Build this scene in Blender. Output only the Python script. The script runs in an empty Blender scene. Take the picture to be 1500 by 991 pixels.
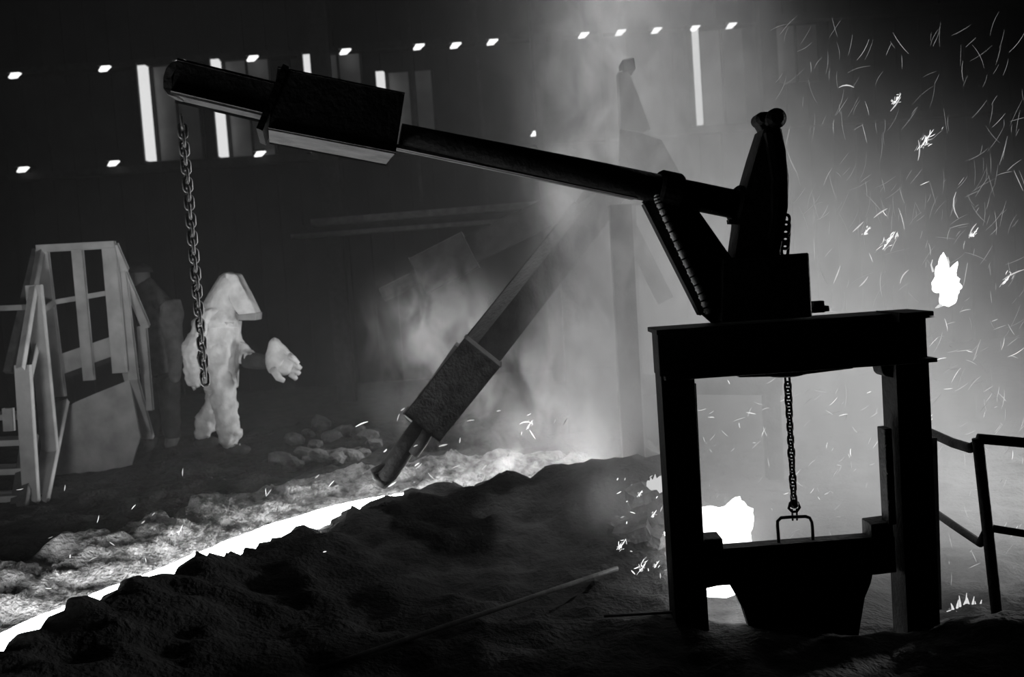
import bpy, bmesh, math, random
from mathutils import Vector, Matrix, noise
random.seed(7)
sc = bpy.context.scene
COL = sc.collection

# ------------------------------------------------------------------ camera
F_PX = 1458.33
ROLL, PITCH, H = math.radians(4.0), math.radians(3.6), 1.6
FWD = Vector((0, math.cos(PITCH), -math.sin(PITCH)))
R0 = Vector((1, 0, 0)); U0 = Vector((0, math.sin(PITCH), math.cos(PITCH)))
RGT = R0 * math.cos(ROLL) - U0 * math.sin(ROLL)
UPV = U0 * math.cos(ROLL) + R0 * math.sin(ROLL)
CAM = Vector((0, 0, H))
cd = bpy.data.cameras.new('camera'); cam = bpy.data.objects.new('camera', cd); COL.objects.link(cam)
cd.sensor_width = 36; cd.lens = 35; cd.clip_end = 200
cam.matrix_world = Matrix(((RGT.x, UPV.x, -FWD.x, 0), (RGT.y, UPV.y, -FWD.y, 0), (RGT.z, UPV.z, -FWD.z, H), (0, 0, 0, 1)))
cd.dof.use_dof = True; cd.dof.focus_distance = 5.2; cd.dof.aperture_fstop = 2.4
sc.camera = cam

# ------------------------------------------------------------------ world, lamps, exposure
w = bpy.data.worlds.new('hall_dark'); sc.world = w; w.use_nodes = True
w.node_tree.nodes['Background'].inputs[0].default_value = (.5, .5, .5, 1)
w.node_tree.nodes['Background'].inputs[1].default_value = .006
sc.view_settings.view_transform = 'Standard'; sc.view_settings.look = 'None'
sc.view_settings.exposure = 0; sc.view_settings.gamma = 1; sc.view_settings.use_curve_mapping = False
cy = sc.cycles
cy.volume_bounces = 0; cy.max_bounces = 4; cy.diffuse_bounces = 2; cy.glossy_bounces = 2; cy.transparent_max_bounces = 4
cy.volume_step_rate = 1.0; cy.volume_max_steps = 40; cy.use_adaptive_sampling = True; cy.adaptive_threshold = .03
cy.use_denoising = True; cy.sample_clamp_indirect = 4; cy.caustics_reflective = False; cy.caustics_refractive = False

def lamp(name, loc, energy, radius=.3, kind='POINT', target=None, spot=60, blend=.6):
    l = bpy.data.lights.new(name, kind); l.energy = energy
    if kind == 'AREA':
        l.shape = 'DISK'; l.size = radius * 2
    else:
        l.shadow_soft_size = radius
    if kind == 'SPOT': l.spot_size = math.radians(spot); l.spot_blend = blend
    o = bpy.data.objects.new(name, l); COL.objects.link(o); o.location = loc
    if target is not None:
        o.rotation_euler = (Vector(target) - Vector(loc)).to_track_quat('-Z', 'Y').to_euler()
    return o
# the furnace tap hole with its jet lies beyond the frame, right and behind the near hoist; the overhead and left spots are added fill lights
lamp('tap_hole_glow', (9.5, 10.5, .8), 7000, .6, 'SPOT', (1.6, 7.4, .0), 46, 1.)
lamp('smoke_fill_spot', (.7, 9.6, 8.6), 3700, .4, 'SPOT', (.95, 8.7, 1.), 46, 1.)  # added unseen spot overhead, brightens the middle of the smoke
lamp('worker_fill_spot', (-2.6, 3.2, .24), 420, .35, 'SPOT', (-3.3, 10, 1.1), 45)  # added unseen spot at left, lights the worker and the stair

def at(px, py, Y):
    d = FWD + RGT * ((px - 750) / F_PX) + UPV * ((495.5 - py) / F_PX)
    return CAM + d * (Y / d.y)
def gr(px, py, z):
    d = FWD + RGT * ((px - 750) / F_PX) + UPV * ((495.5 - py) / F_PX)
    return CAM + d * ((z - H) / d.z)

# ------------------------------------------------------------------ materials
def mat(name, col=.1, rough=.7, metal=0., nscale=8., var=.4, bump=.3, bscale=None):
    m = bpy.data.materials.new(name); m.use_nodes = True
    nt = m.node_tree; b = nt.nodes['Principled BSDF']
    tc = nt.nodes.new('ShaderNodeTexCoord')
    n = nt.nodes.new('ShaderNodeTexNoise'); n.inputs['Scale'].default_value = nscale; n.inputs['Detail'].default_value = 5
    nt.links.new(tc.outputs['Object'], n.inputs['Vector'])
    r = nt.nodes.new('ShaderNodeMapRange')
    r.inputs['From Min'].default_value = .3; r.inputs['From Max'].default_value = .7
    r.inputs['To Min'].default_value = col * (1 - var); r.inputs['To Max'].default_value = col * (1 + var)
    nt.links.new(n.outputs[0], r.inputs['Value']); nt.links.new(r.outputs[0], b.inputs['Base Color'])
    b.inputs['Specular IOR Level'].default_value = .25
    b.inputs['Roughness'].default_value = rough; b.inputs['Metallic'].default_value = metal
    if bump:
        n2 = nt.nodes.new('ShaderNodeTexNoise'); n2.inputs['Scale'].default_value = bscale or nscale * 4; n2.inputs['Detail'].default_value = 4
        nt.links.new(tc.outputs['Object'], n2.inputs['Vector'])
        bp = nt.nodes.new('ShaderNodeBump'); bp.inputs['Strength'].default_value = bump; bp.inputs['Distance'].default_value = .02
        nt.links.new(n2.outputs[0], bp.inputs['Height']); nt.links.new(bp.outputs[0], b.inputs['Normal'])
    return m
def emit(name, s, sample=True):
    m = bpy.data.materials.new(name); m.use_nodes = True
    nt = m.node_tree; nt.nodes.clear()
    e = nt.nodes.new('ShaderNodeEmission'); e.inputs[1].default_value = s
    o = nt.nodes.new('ShaderNodeOutputMaterial'); nt.links.new(e.outputs[0], o.inputs[0])
    if not sample: m.cycles.emission_sampling = 'NONE'
    return m
STEEL = mat('black_steel', .018, .75, 0, 9, .5, .4)
RUST = mat('scaled_steel', .035, .7, 0, 14, .6, .6)
GREY = mat('grey_steel', .09, .6, 0, 10, .4, .3)
CHAINM = mat('worn_chain', .3, .5, .3, 20, .3, .2)
HOSE = mat('wrapped_hose', .8, .5, 0, 30, .3, .2)
SAND = mat('black_sand', .022, .95, 0, 6, .6, 1., 30)
SLAG = mat('slag_crust', .21, .95, 0, 16, .7, 1., 50)
STONE = mat('slag_stone', .12, .9, 0, 7, .5, .8)
PAINT = mat('pale_paint', .38, .6, 0, 5, .25, .2)
SUIT = mat('silvered_suit', .8, .6, 0, 9, .2, 1., 13)
DARKCLOTH = mat('dark_cloth', .05, .9, 0, 10, .3, .4)
JACKET = mat('work_jacket', .16, .85, 0, 10, .3, .5, 18)
SKIN = mat('skin', .35, .6, 0, 8, .1, .05)
WALL = mat('hall_sheeting', .014, .8, 0, 1.2, .5, .2)
PANEL = mat('window_panel', .3, .7, 0, 2, .2, .1)
LAVA = emit('molten_iron', 24.)
POOL = emit('molten_pool', 9.)
FLAME = emit('white_flame', 2.5)
SPK1 = emit('spark_bright', 1.3, False)
SPK2 = emit('spark_mid', .62, False)
SPK3 = emit('spark_faint', .30, False)
LAMPM = emit('lamp_glow', 1.6, False)
SLIT = emit('window_daylight', .75)

# ------------------------------------------------------------------ mesh helpers
def link(name, bm, m, parent=None, smooth=False):
    me = bpy.data.meshes.new(name)
    bmesh.ops.recalc_face_normals(bm, faces=bm.faces)
    bm.to_mesh(me); bm.free()
    for x in (m if isinstance(m, (list, tuple)) else [m]): me.materials.append(x)
    if smooth:
        for p in me.polygons: p.use_smooth = True
    o = bpy.data.objects.new(name, me); COL.objects.link(o)
    if parent is not None:
        o.parent = parent
        ax, p = Vector((0, 0, 0)), parent
        while p is not None: ax += p.location; p = p.parent
        me.transform(Matrix.Translation(-ax))
    return o
def tag(o, label=None, cat=None, group=None, kind=None):
    if label: o['label'] = label
    if cat: o['category'] = cat
    if group: o['group'] = group
    if kind: o['kind'] = kind
    return o
def thing(name, label, cat, loc, group=None):
    o = bpy.data.objects.new(name, None); COL.objects.link(o); o.location = loc
    o.empty_display_size = .1
    return tag(o, label, cat, group)
def B(): return bmesh.new()
def box(bm, lo, hi, bev=.0):
    lo, hi = Vector(lo), Vector(hi)
    r = bmesh.ops.create_cube(bm, size=1)
    for v in r['verts']:
        v.co = Vector((lo.x + (v.co.x + .5) * (hi.x - lo.x), lo.y + (v.co.y + .5) * (hi.y - lo.y), lo.z + (v.co.z + .5) * (hi.z - lo.z)))
    if bev:
        es = list({e for v in r['verts'] for e in v.link_edges})
        bmesh.ops.bevel(bm, geom=es, offset=bev, segments=2, affect='EDGES', profile=.6)
    return bm
def frame_of(a, b, up=Vector((0, 0, 1))):
    d = (b - a).normalized()
    if abs(d.dot(up)) > .97: up = Vector((0, 1, 0))
    s = d.cross(up).normalized(); t = s.cross(d).normalized()
    return d, s, t
def bar(bm, a, b, ws, wt, up=Vector((0, 0, 1)), bev=0.):
    """rectangular bar from a to b; ws across, wt along the up side"""
    a, b = Vector(a), Vector(b); d, s, t = frame_of(a, b, Vector(up))
    r = bmesh.ops.create_cube(bm, size=1)
    L = (b - a).length
    for v in r['verts']:
        v.co = (a + b) / 2 + d * v.co.z * L + s * v.co.x * ws + t * v.co.y * wt
    if bev:
        es = list({e for v in r['verts'] for e in v.link_edges})
        bmesh.ops.bevel(bm, geom=es, offset=bev, segments=2, affect='EDGES', profile=.6)
    return bm
def tube(bm, pts, rad, n=10, closed=False):
    pts = [Vector(p) for p in pts]
    rads = rad if isinstance(rad, (list, tuple)) else [rad] * len(pts)
    rings = []; N = len(pts); ref = None
    for i, p in enumerate(pts):
        if closed: d = pts[(i + 1) % N] - pts[i - 1]
        else: d = pts[min(i + 1, N - 1)] - pts[max(i - 1, 0)]
        d.normalize()
        if ref is None:
            ref = Vector((0, 0, 1)) if abs(d.z) < .9 else Vector((0, 1, 0))
        s = d.cross(ref)
        if s.length < 1e-4: s = d.orthogonal()
        s.normalize(); t = s.cross(d).normalized(); ref = t
        rings.append([bm.verts.new(p + (s * math.cos(2 * math.pi * k / n) + t * math.sin(2 * math.pi * k / n)) * rads[i]) for k in range(n)])
    for i in range(N if closed else N - 1):
        A, Bq = rings[i], rings[(i + 1) % N]
        for k in range(n): bm.faces.new((A[k], A[(k + 1) % n], Bq[(k + 1) % n], Bq[k]))
    if not closed:
        bm.faces.new(rings[0]); bm.faces.new(rings[-1])
    return bm
def prism(bm, pts, thick, axis=Vector((0, 1, 0)), bev=0.):
    """outline (world points) made a plate of the given thickness, centred on the outline"""
    a = [bm.verts.new(Vector(p) - axis * thick / 2) for p in pts]
    b = [bm.verts.new(Vector(p) + axis * thick / 2) for p in pts]
    n = len(pts)
    bm.faces.new(a); bm.faces.new(list(reversed(b)))
    for i in range(n): bm.faces.new((a[i], b[i], b[(i + 1) % n], a[(i + 1) % n]))
    if bev:
        bmesh.ops.bevel(bm, geom=list(bm.edges), offset=bev, segments=1, affect='EDGES')
    return bm
def px_plate(pxs, Y, thick, bev=0.): return prism(B(), [at(x, y, Y) for x, y in pxs], thick, bev=bev)
def ball(bm, c, r, sub=2, sc_=(1, 1, 1)):
    res = bmesh.ops.create_icosphere(bm, subdivisions=sub, radius=1)
    for v in res['verts']: v.co = Vector((c[0] + v.co.x * r * sc_[0], c[1] + v.co.y * r * sc_[1], c[2] + v.co.z * r * sc_[2]))
    return res['verts']
def fbm(p, s=1., o=4): return noise.fractal(Vector(p) * s, 1., 2., o)

# ------------------------------------------------------------------ the hall
def struct(name, bm, m): return tag(link(name, bm, m), kind='structure')
struct('floor', box(B(), (-14, -3, -.8), (12, 26, -.6)), SAND)
wb = struct('wall_back', box(B(), (-14, 22.6, -.6), (12, 23, 12)), WALL)
for i in range(52):
    x = -14 + i * .5
    o = link('sheet', box(B(), (x + .01, 22.53, -.6), (x + .49, 22.6 - (.03 if i % 2 else 0), 12), .0), WALL, wb)
struct('wall_left', box(B(), (-14.4, -3, -.6), (-14, 26, 12)), WALL)
struct('wall_right', box(B(), (12, -3, -.6), (12.4, 26, 12)), WALL)
ce = struct('ceiling', box(B(), (-14, -3, 12), (12, 26, 12.3)), WALL)
for i in range(6):
    yy = 3 + i * 4
    link('roof_beam', box(B(), (-14, yy - .12, 11.4), (12, yy + .12, 12)), STEEL, ce)
# band of shuttered windows with its upper and lower ledges
t1 = box(B(), (-13.9, 22.2, 6.74), (11.9, 22.53, 6.9)); struct('trim_1', t1, STEEL)
t2 = box(B(), (-13.9, 22.2, 4.44), (11.9, 22.53, 4.6)); struct('trim_2', t2, STEEL)
n = 0
for px, ya, yb in [(213, 95, 235), (320, 86, 229), (455, 79, 220), (560, 104, 212), (1021, 42, 182), (1129, 36, 120)]:
    n += 1
    a = at(px, ya, 22.1); b = at(px, yb, 22.1)
    x = (a.x + b.x) / 2
    wn = tag(bpy.data.objects.new('window_%d' % n, None), kind='structure'); COL.objects.link(wn); wn.location = (x, 22.3, b.z)
    link('daylight_gap', box(B(), (x - .085, 22.1, b.z), (x + .085, 22.3, a.z)), SLIT, wn)
    link('mullion', box(B(), (x - .2, 22.0, b.z - .05), (x - .087, 22.53, a.z + .05)), STEEL, wn)
    link('shutter', box(B(), (x + .10, 22.36, b.z), (x + 1.15, 22.42, a.z)), PANEL, wn)
    for k in range(3):
        link('shutter_frame', box(B(), (x + .10 + k * .5, 22.33, b.z), (x + .15 + k * .5, 22.36, a.z)), STEEL, wn)
ORD = ['first', 'second', 'third', 'fourth', 'fifth', 'sixth', 'seventh', 'eighth', 'ninth', 'tenth', 'eleventh', 'twelfth', 'thirteenth', 'fourteenth']
def wall_lamp(px, py, label, group):
    c = at(px, py, 22.0)
    t = thing('wall_lamp', label, 'lamp', (c.x, 22.53, c.z), group)
    link('bracket', box(B(), (c.x - .05, 22.12, c.z + .05), (c.x + .05, 22.53, c.z + .1)), STEEL, t)
    link('hood', box(B(), (c.x - .14, 21.95, c.z + .055), (c.x + .14, 22.14, c.z + .09), .01), STEEL, t)
    g = B(); prism(g, [Vector((c.x - .12, 22.05, c.z - .05)), Vector((c.x + .02, 22.05, c.z - .045)), Vector((c.x + .13, 22.05, c.z + .05)), Vector((c.x - .05, 22.05, c.z + .05))], .12)
    link('glowing_glass', g, LAMPM, t)
for i, (px, py) in enumerate([(20, 110), (152, 100), (262, 92), (369, 85), (505, 75), (613, 68), (667, 66), (721, 61), (855, 51), (909, 47), (962, 44), (1018, 41), (1072, 37)]):
    wall_lamp(px, py, 'small bright lamp, %s from the left in the upper lamp row of the back wall' % ORD[i], 'upper row of wall lamps')
for i, (px, py) in enumerate([(32, 248), (165, 239), (380, 225), (463, 215), (785, 195)]):
    wall_lamp(px, py, 'small dim lamp, %s from the left in the lower lamp row of the back wall' % ORD[i], 'lower row of wall lamps')
# columns and crane girder deep in the hall
for i, (px, Y) in enumerate([(793, 20), (1130, 20), (470, 19)]):
    x = at(px, 130, Y).x
    struct('trim_%d' % (i + 3), box(B(), (x - .16, Y, -.6), (x + .16, Y + .3, 11.4)), STEEL)
g = thing('crane_girder', 'dark horizontal girder crossing the hall behind the lowered hoist arm', 'girder', at(430, 345, 15))
link('top_flange', bar(B(), at(460, 327, 15), at(900, 292, 15), .5, .1), GREY, g)
link('web', bar(B(), at(440, 339, 15.1), at(900, 304, 15.1), .04, .2), STEEL, g)
for px in (500, 620, 715, 800, 895):
    c = at(px, 327 - (px - 460) * .08, 15); link('hanger', box(B(), (c.x - .03, 14.97, c.z), (c.x + .03, 15.03, 12)), STEEL, g)
link('bottom_flange', bar(B(), at(430, 347, 15), at(900, 312, 15), .4, .06), GREY, g)

# ------------------------------------------------------------------ the runner and its banks
PATH = [(-2.62, 3.3), (-2.38, 4.25), (-2.165, 4.9), (-1.80, 5.68), (-1.475, 6.385), (-1.09, 6.86), (-.71, 7.05), (.18, 7.27), (.80, 7.27), (.95, 7.2)]
PV = [Vector(p) for p in PATH]
def path_d(x, y):
    """signed distance to the near edge of the runner (positive beyond it) and the arc length of the foot"""
    q = Vector((x, y)); best = 1e9; sg = 1; S = 0; bs = 0
    for i in range(len(PV) - 1):
        a, b = PV[i], PV[i + 1]; e = b - a; L = e.length
        t = max(0, min(1, (q - a).dot(e) / (L * L)))
        d = (q - a - e * t).length
        if d < best - 1e-6:
            best = d; c = e.x * (q.y - a.y) - e.y * (q.x - a.x); sg = 1 if c > 0 else -1; bs = S + t * L
        S += L
    return best * sg, bs
LAVA_W = .34
def smooth(a, b, x):
    t = max(0, min(1, (x - a) / (b - a))); return t * t * (3 - 2 * t)
HUMPS = [gr(px, py, .12)[:2] for px, py in ((98, 912), (122, 900), (200, 866), (222, 856), (304, 822))]
def ground_h(x, y):
    d, s = path_d(x, y)
    nz = fbm((x, y, 3.1), 2.2, 5) * .05 + fbm((x, y, 9.7), 9, 4) * .022
    for hx, hy in HUMPS: nz += .042 * math.exp(-((x - hx) ** 2 + (y - hy) ** 2) / .010)
    pool = smooth(.82, .95, x) * (1 - smooth(1.75, 2.3, x)) * smooth(4.98, 5.12, y) * (1 - smooth(6.2, 6.9, y))
    if d < 0:
        base = -.22 - .1 * smooth(1.6, 2.3, x)
        ridge = (.08 + .072 * smooth(-1.55, -1.9, x) + .06 * fbm((x, y, 1.7), 4.2, 4) + .07 * smooth(-1.15, -.7, x) + .06 * smooth(.1, .6, x) * (1 - smooth(1., 1.5, x))) - base
        z = base + ridge * math.exp(-(d / .95) ** 2) * (1 - smooth(1.05, 1.6, x)) + nz * (.9 if d > -.3 else 1.1)
    elif d < LAVA_W:
        z = -.08
    else:
        z = .02 + nz * 1.5 * smooth(LAVA_W, LAVA_W + .4, d) - .1 * smooth(1.2, 2, x)
    zr = -.32 - .16 * smooth(4.8, 5.3, y) + nz + .07 * math.exp(-((y - 4.75) / .4) ** 2) * smooth(1.9, 2.3, x)
    k = smooth(1.05, 1.65, x); z = z * (1 - k) + zr * k
    if pool > 0: z = z * (1 - pool) + pool * (-.36 + .05 * nz)
    return z
bm = B(); NX, NY = 230, 250
def gy(j): return .6 + 10.9 * (j / NY)
def gx(i): return -7. + 13. * (i / NX)
vs = [[bm.verts.new((gx(i), gy(j), ground_h(gx(i), gy(j)))) for i in range(NX + 1)] for j in range(NY + 1)]
for j in range(NY):
    for i in range(NX): bm.faces.new((vs[j][i], vs[j][i + 1], vs[j + 1][i + 1], vs[j + 1][i]))
tag(link('sand_bed', bm, SAND, smooth=True), 'dark heaped moulding sand along the near side of the iron runner', 'sand', kind='stuff')

def resample(step):
    out = []; 
    for i in range(len(PV) - 1):
        k = max(1, int((PV[i + 1] - PV[i]).length / step))
        out += [PV[i].lerp(PV[i + 1], t / k) for t in range(k)]
    return out + [PV[-1]]
RS = resample(.12)
for _ in range(3): RS = [RS[0]] + [(RS[i - 1] + RS[i] * 2 + RS[i + 1]) / 4 for i in range(1, len(RS) - 1)] + [RS[-1]]
NRM = []
for i in range(len(RS)):
    d = (RS[min(i + 1, len(RS) - 1)] - RS[max(i - 1, 0)]).normalized(); NRM.append(Vector((-d.y, d.x)))
bm = B(); prev = None
for i, p in enumerate(RS):
    if p.x > .72: break
    LW = LAVA_W * (1 - .40 * smooth(-.75, -.3, p.x))
    a, b = p - NRM[i] * .03, p + NRM[i] * LW
    cur = [bm.verts.new((a.x, a.y, .05)), bm.verts.new((b.x, b.y, .05)), bm.verts.new((a.x, a.y, -.03)), bm.verts.new((b.x, b.y, -.03))]
    if prev:
        bm.faces.new((prev[0], prev[1], cur[1], cur[0])); bm.faces.new((prev[2], prev[0], cur[0], cur[2])); bm.faces.new((prev[1], prev[3], cur[3], cur[1]))
    prev = cur
tag(link('molten_iron_stream', bm, LAVA), 'glowing white stream of molten iron running behind the sand ridge', 'molten iron')

# slag crust heaped along the far side of the stream
bm = B(); M = 22; prev = None
RS2 = resample(.035)
for _ in range(8): RS2 = [RS2[0]] + [(RS2[i - 1] + RS2[i] * 2 + RS2[i + 1]) / 4 for i in range(1, len(RS2) - 1)] + [RS2[-1]]
S = 0
for i, p in enumerate(RS2):
    if p.x > .55: break
    d = (RS2[min(i + 1, len(RS2) - 1)] - RS2[max(i - 1, 0)]).normalized(); nn = Vector((-d.y, d.x))
    wv = .62 + .18 * fbm((p.x, p.y, 0), 1.3, 3); hh = .20 + .09 * fbm((p.x, p.y, 7), 1.7, 3)
    if p.x > -.7: hh *= .8 - .4 * smooth(-.2, .5, p.x)
    cur = []
    for k in range(M + 1):
        u = k / M; off = LAVA_W - .05 + wv * u
        q = p + nn * off
        prof = math.sin(min(1, u * 1.25) * math.pi / 2) if u < .8 else math.cos((u - .8) / .2 * math.pi / 2)
        z = .03 + hh * prof
        e1, e2 = q.x * .78 + q.y * .62, -q.x * .62 + q.y * .78
        z += fbm((e1 * .55, e2 * 1.5, 2), 5.5, 4) * .075 * min(1, u * 3) + fbm((e1 * .6, e2 * 1.6, 5), 17, 3) * .03 * min(1, u * 4)
        cur.append(bm.verts.new((q.x, q.y, max(z, .0))))
    if prev:
        for k in range(M): bm.faces.new((prev[k], prev[k + 1], cur[k + 1], cur[k]))
    prev = cur
tag(link('slag_crust', bm, SLAG, smooth=True), 'rough hot slag crust banked along the far side of the stream', 'slag', kind='stuff')

# molten pool behind the runner gate
bm = B(); prev = None
for j in range(13):
    v = j / 12; y = 5.12 + v * .85; cur = []
    for i in range(9):
        u = i / 8; x = .84 + u * (.50 + .05 * math.sin(v * 7)) 
        cur.append(bm.verts.new((x, y, -.14 + .12 * v + .035 * fbm((x, y, 1), 5, 2))))
    if prev:
        for i in range(8): bm.faces.new((prev[i], prev[i + 1], cur[i + 1], cur[i]))
    prev = cur
tag(link('molten_iron_pool', bm, POOL), 'blinding white pool of molten iron behind the left side of the runner gate', 'molten iron')

TONGUE = emit('flame_fringe', .75, False)
def flame(name, label, pts, Y, thick, m, tongues=()):
    """a lump of burning gas rounded in depth, with thinner tongues as parts"""
    bm = B(); P = [at(x, y, Y) for x, y in pts]
    # finer ring with a ragged edge
    ring = []
    for i in range(len(P)):
        for k in range(3): ring.append(P[i].lerp(P[(i + 1) % len(P)], k / 3))
    c = sum(ring, Vector()) / len(ring)
    ring = [p + (p - c) * .10 * fbm(p, 38, 2) for p in ring]
    N = len(ring); lay = []
    for f, t in ((.0, -.5), (.45, -.45), (.8, -.28), (1., 0), (.8, .28), (.45, .45), (0., .5)):
        if f == 0: lay.append([bm.verts.new(c + Vector((0, thick * t, 0)))] * N)
        else: lay.append([bm.verts.new(c + (p - c) * f + Vector((0, thick * t, 0))) for p in ring])
    for a, b in zip(lay, lay[1:]):
        for i in range(N):
            k = (i + 1) % N; q = []
            for v in (a[i], a[k], b[k], b[i]):
                if v not in q: q.append(v)
            bm.faces.new(q)
    o = tag(link(name, bm, m, smooth=True), label, 'flame')
    for tp in tongues:
        b = B(); n_ = len(tp); T = [at(x, y, Y) for x, y, r in tp]
        tube(b, T, [r * Y / F_PX for x, y, r in tp], 8)
        link('tongue', b, TONGUE, o, True)
    return o
flame('flame', 'large white burning clot in mid air right of the hoist frame',
      [(1366, 428), (1365, 414), (1369, 404), (1369, 392), (1374, 388), (1376, 378), (1382, 370), (1381, 386), (1383, 399), (1388, 403), (1393, 396), (1396, 388), (1402, 384), (1400, 396), (1401, 404), (1407, 408), (1404, 414), (1411, 420), (1405, 428), (1402, 440), (1397, 447), (1386, 450), (1376, 449), (1381, 438), (1375, 430)], 6.2, .12, FLAME,
      [[(1388, 396, 2.), (1390, 384, 1.2), (1388, 376, .4)], [(1367, 398, 1.8), (1364, 388, 1.), (1366, 380, .4)], [(1382, 444, 3), (1374, 449, 2), (1370, 451, .5)]])
flame('flame', 'white jet of burning iron rising from the pool behind the gate',
      [(1020, 806), (1021, 744), (1038, 742), (1052, 746), (1066, 742), (1076, 733), (1084, 727), (1092, 738), (1103, 745), (1105, 760), (1101, 780), (1103, 806)], 5.75, .3, FLAME)
LOW = emit('low_flame', .6, False)
flame('flame', 'low white flame on the ground left of the near railing post',
      [(1384, 896), (1393, 892), (1402, 891), (1410, 886), (1418, 886), (1428, 888), (1436, 891), (1448, 896), (1430, 904), (1400, 904)], 5.6, .12, LOW,
      [[(x, 892, 2.2), (x + dx * .4, 892 - h * .5, 1.5), (x + dx, 892 - h, .4)] for x, dx, h in ((1396, -3, 9), (1402, 2, 14), (1407, -2, 20), (1411, 3, 13), (1415, 1, 24), (1420, -3, 17), (1424, 3, 19), (1430, -2, 12), (1435, 3, 14), (1440, 2, 7))])
flame('flame', 'small white flame beside the left post of the near hoist frame',
      [(946, 712), (948, 704), (951, 707), (953, 698), (956, 704), (960, 694), (963, 702), (968, 697), (974, 706), (974, 720), (966, 722), (962, 717), (954, 718)], 5.6, .1, LOW)

# ------------------------------------------------------------------ near gate hoist
hz = thing('gate_hoist', 'black steel portal frame with mast and long counterweighted boom in the foreground', 'hoist', (1.38, 5, -.3))
def xz(x0, x1, z0, z1, y0, y1, bev=.006): return box(B(), (x0, y0, z0), (x1, y1, z1), bev)
for (x0, x1, outer) in ((.722, .887, -1), (1.885, 2.05, 1)):
    p = link('post', xz(x0 + .02, x1 - .02, -.5, 1.05, 4.93, 5.07), STEEL, hz)
    link('flange', xz(x0, x0 + .022, -.5, 1.05, 4.9, 5.1, .003), STEEL, p)
    link('flange', xz(x1 - .022, x1, -.5, 1.05, 4.9, 5.1, .003), STEEL, p)
    link('web_plate', xz(x0 + .02, x1 - .02, -.4, 1.0, 4.905, 4.932, .003), STEEL, p)
bmw = link('beam', xz(.717, 2.045, 1.05, 1.27, 4.9, 5.1), STEEL, hz)
link('top_flange', xz(.705, 2.06, 1.262, 1.286, 4.84, 5.16, .004), STEEL, bmw)
link('bottom_flange', xz(.735, 2.068, 1.035, 1.056, 4.84, 5.16, .004), STEEL, bmw)
link('end_lip', prism(B(), [at(1300, 456, 4.9), at(1351, 462, 4.9), at(1300, 470, 4.9)], .3), STEEL, bmw)
link('ragged_seal', prism(B(), [at(x, y, 4.95) for x, y in [(1075, 546), (1110, 541), (1150, 541), (1200, 536), (1246, 534), (1244, 538), (1180, 546), (1120, 550), (1080, 551)]], .1), RUST, bmw)
b = B(); c = at(1151, 548, 5); tube(b, [(c.x, 5, c.z + .03), (c.x, 5, c.z + .02), (c.x, 5, c.z + .0), (c.x, 5, c.z - .008)], [.05, .1, .105, .07], 20)
link('chain_guide', b, STEEL, hz)
link('bracket', px_plate([(1283, 533), (1302, 530), (1303, 552), (1290, 549), (1286, 545)], 5, .12, .003), STEEL, hz)
gl = link('guide_rail', px_plate([(1290, 626), (1301, 625), (1308, 764), (1297, 766)], 4.96, .1, .003), RUST, hz)
for k in range(3):
    c = at(1298 + k * 2.6, 650 + k * 42, 4.9); q = B(); ball(q, (c.x, c.y, c.z), .009, 1); link('rivet', q, RUST, gl)
link('guide_rail', px_plate([(1013, 560), (1017, 560), (1027, 770), (1023, 770)], 4.96, .1), RUST, hz)
link('back_leg', bar(B(), at(1361, 640, 5.25), at(1368, 890, 5.25), .06, .06), STEEL, hz)
# pedestal, gusset and mast
link('pedestal', px_plate([(1048, 380), (1170, 371), (1175, 462), (1046, 470)], 5, .34, .006), STEEL, hz)
link('gusset', px_plate([(944, 294), (1023, 311), (1070, 378), (1090, 470), (1043, 473), (1019, 452), (995, 399), (968, 346)], 5, .07, .003), STEEL, hz)
br = link('brace', bar(B(), at(948, 296, 4.93), at(1030, 458, 4.93), .05, .10, (0, 1, 0)), STEEL, hz)
link('brace_lit_edge', bar(B(), at(943, 294, 4.9), at(973, 350, 4.9), .02, .02), GREY, br)  # paler bar, the lit fringe of the brace put into colour
hs = B(); P = [at(x, y, 4.86) for x, y in [(962, 286), (966, 298), (978, 325), (995, 362), (1012, 398), (1028, 432), (1038, 460)]]
tube(hs, P, .016, 10)
hs = link('hose', hs, HOSE, hz, True)
for k in range(34):
    f_ = k / 33 * (len(P) - 1.001); i = int(f_); c = P[i].lerp(P[i + 1], f_ - i); d = (P[i + 1] - P[i]).normalized()
    q = B(); tube(q, [c - d * .004, c + d * .004], .0195, 10); link('wrap_ring', q, [STEEL, HOSE][k % 2 == 0], hs)
ms = link('mast', px_plate([(1070, 380), (1078, 325), (1084, 288), (1100, 232), (1113, 190), (1137, 190), (1143, 225), (1148, 262), (1146, 305), (1140, 340), (1135, 380)], 5, .2, .01), STEEL, hz)
link('mast_rib', prism(B(), [at(x, y, 4.88) for x, y in [(1120, 195), (1130, 195), (1140, 262), (1137, 325), (1128, 372), (1122, 372), (1130, 320), (1131, 262)]], .05), STEEL, ms)
b = B(); c = at(1126, 178, 5)
tube(b, [(c.x + .012, 4.88, c.z), (c.x + .012, 4.9, c.z), (c.x + .012, 5.1, c.z), (c.x + .012, 5.12, c.z)], [.03, .05, .05, .03], 18)
link('pulley', b, STEEL, ms)
b = B(); c = at(1113, 176, 5); tube(b, [(c.x, 4.93, c.z), (c.x, 4.95, c.z), (c.x, 5.05, c.z), (c.x, 5.07, c.z)], [.02, .033, .033, .02], 14); link('pulley_nut', b, STEEL, ms)
link('clevis', px_plate([(1108, 184), (1113, 166), (1137, 165), (1139, 186), (1134, 198), (1116, 198)], 5, .1, .004), STEEL, ms)
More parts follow.
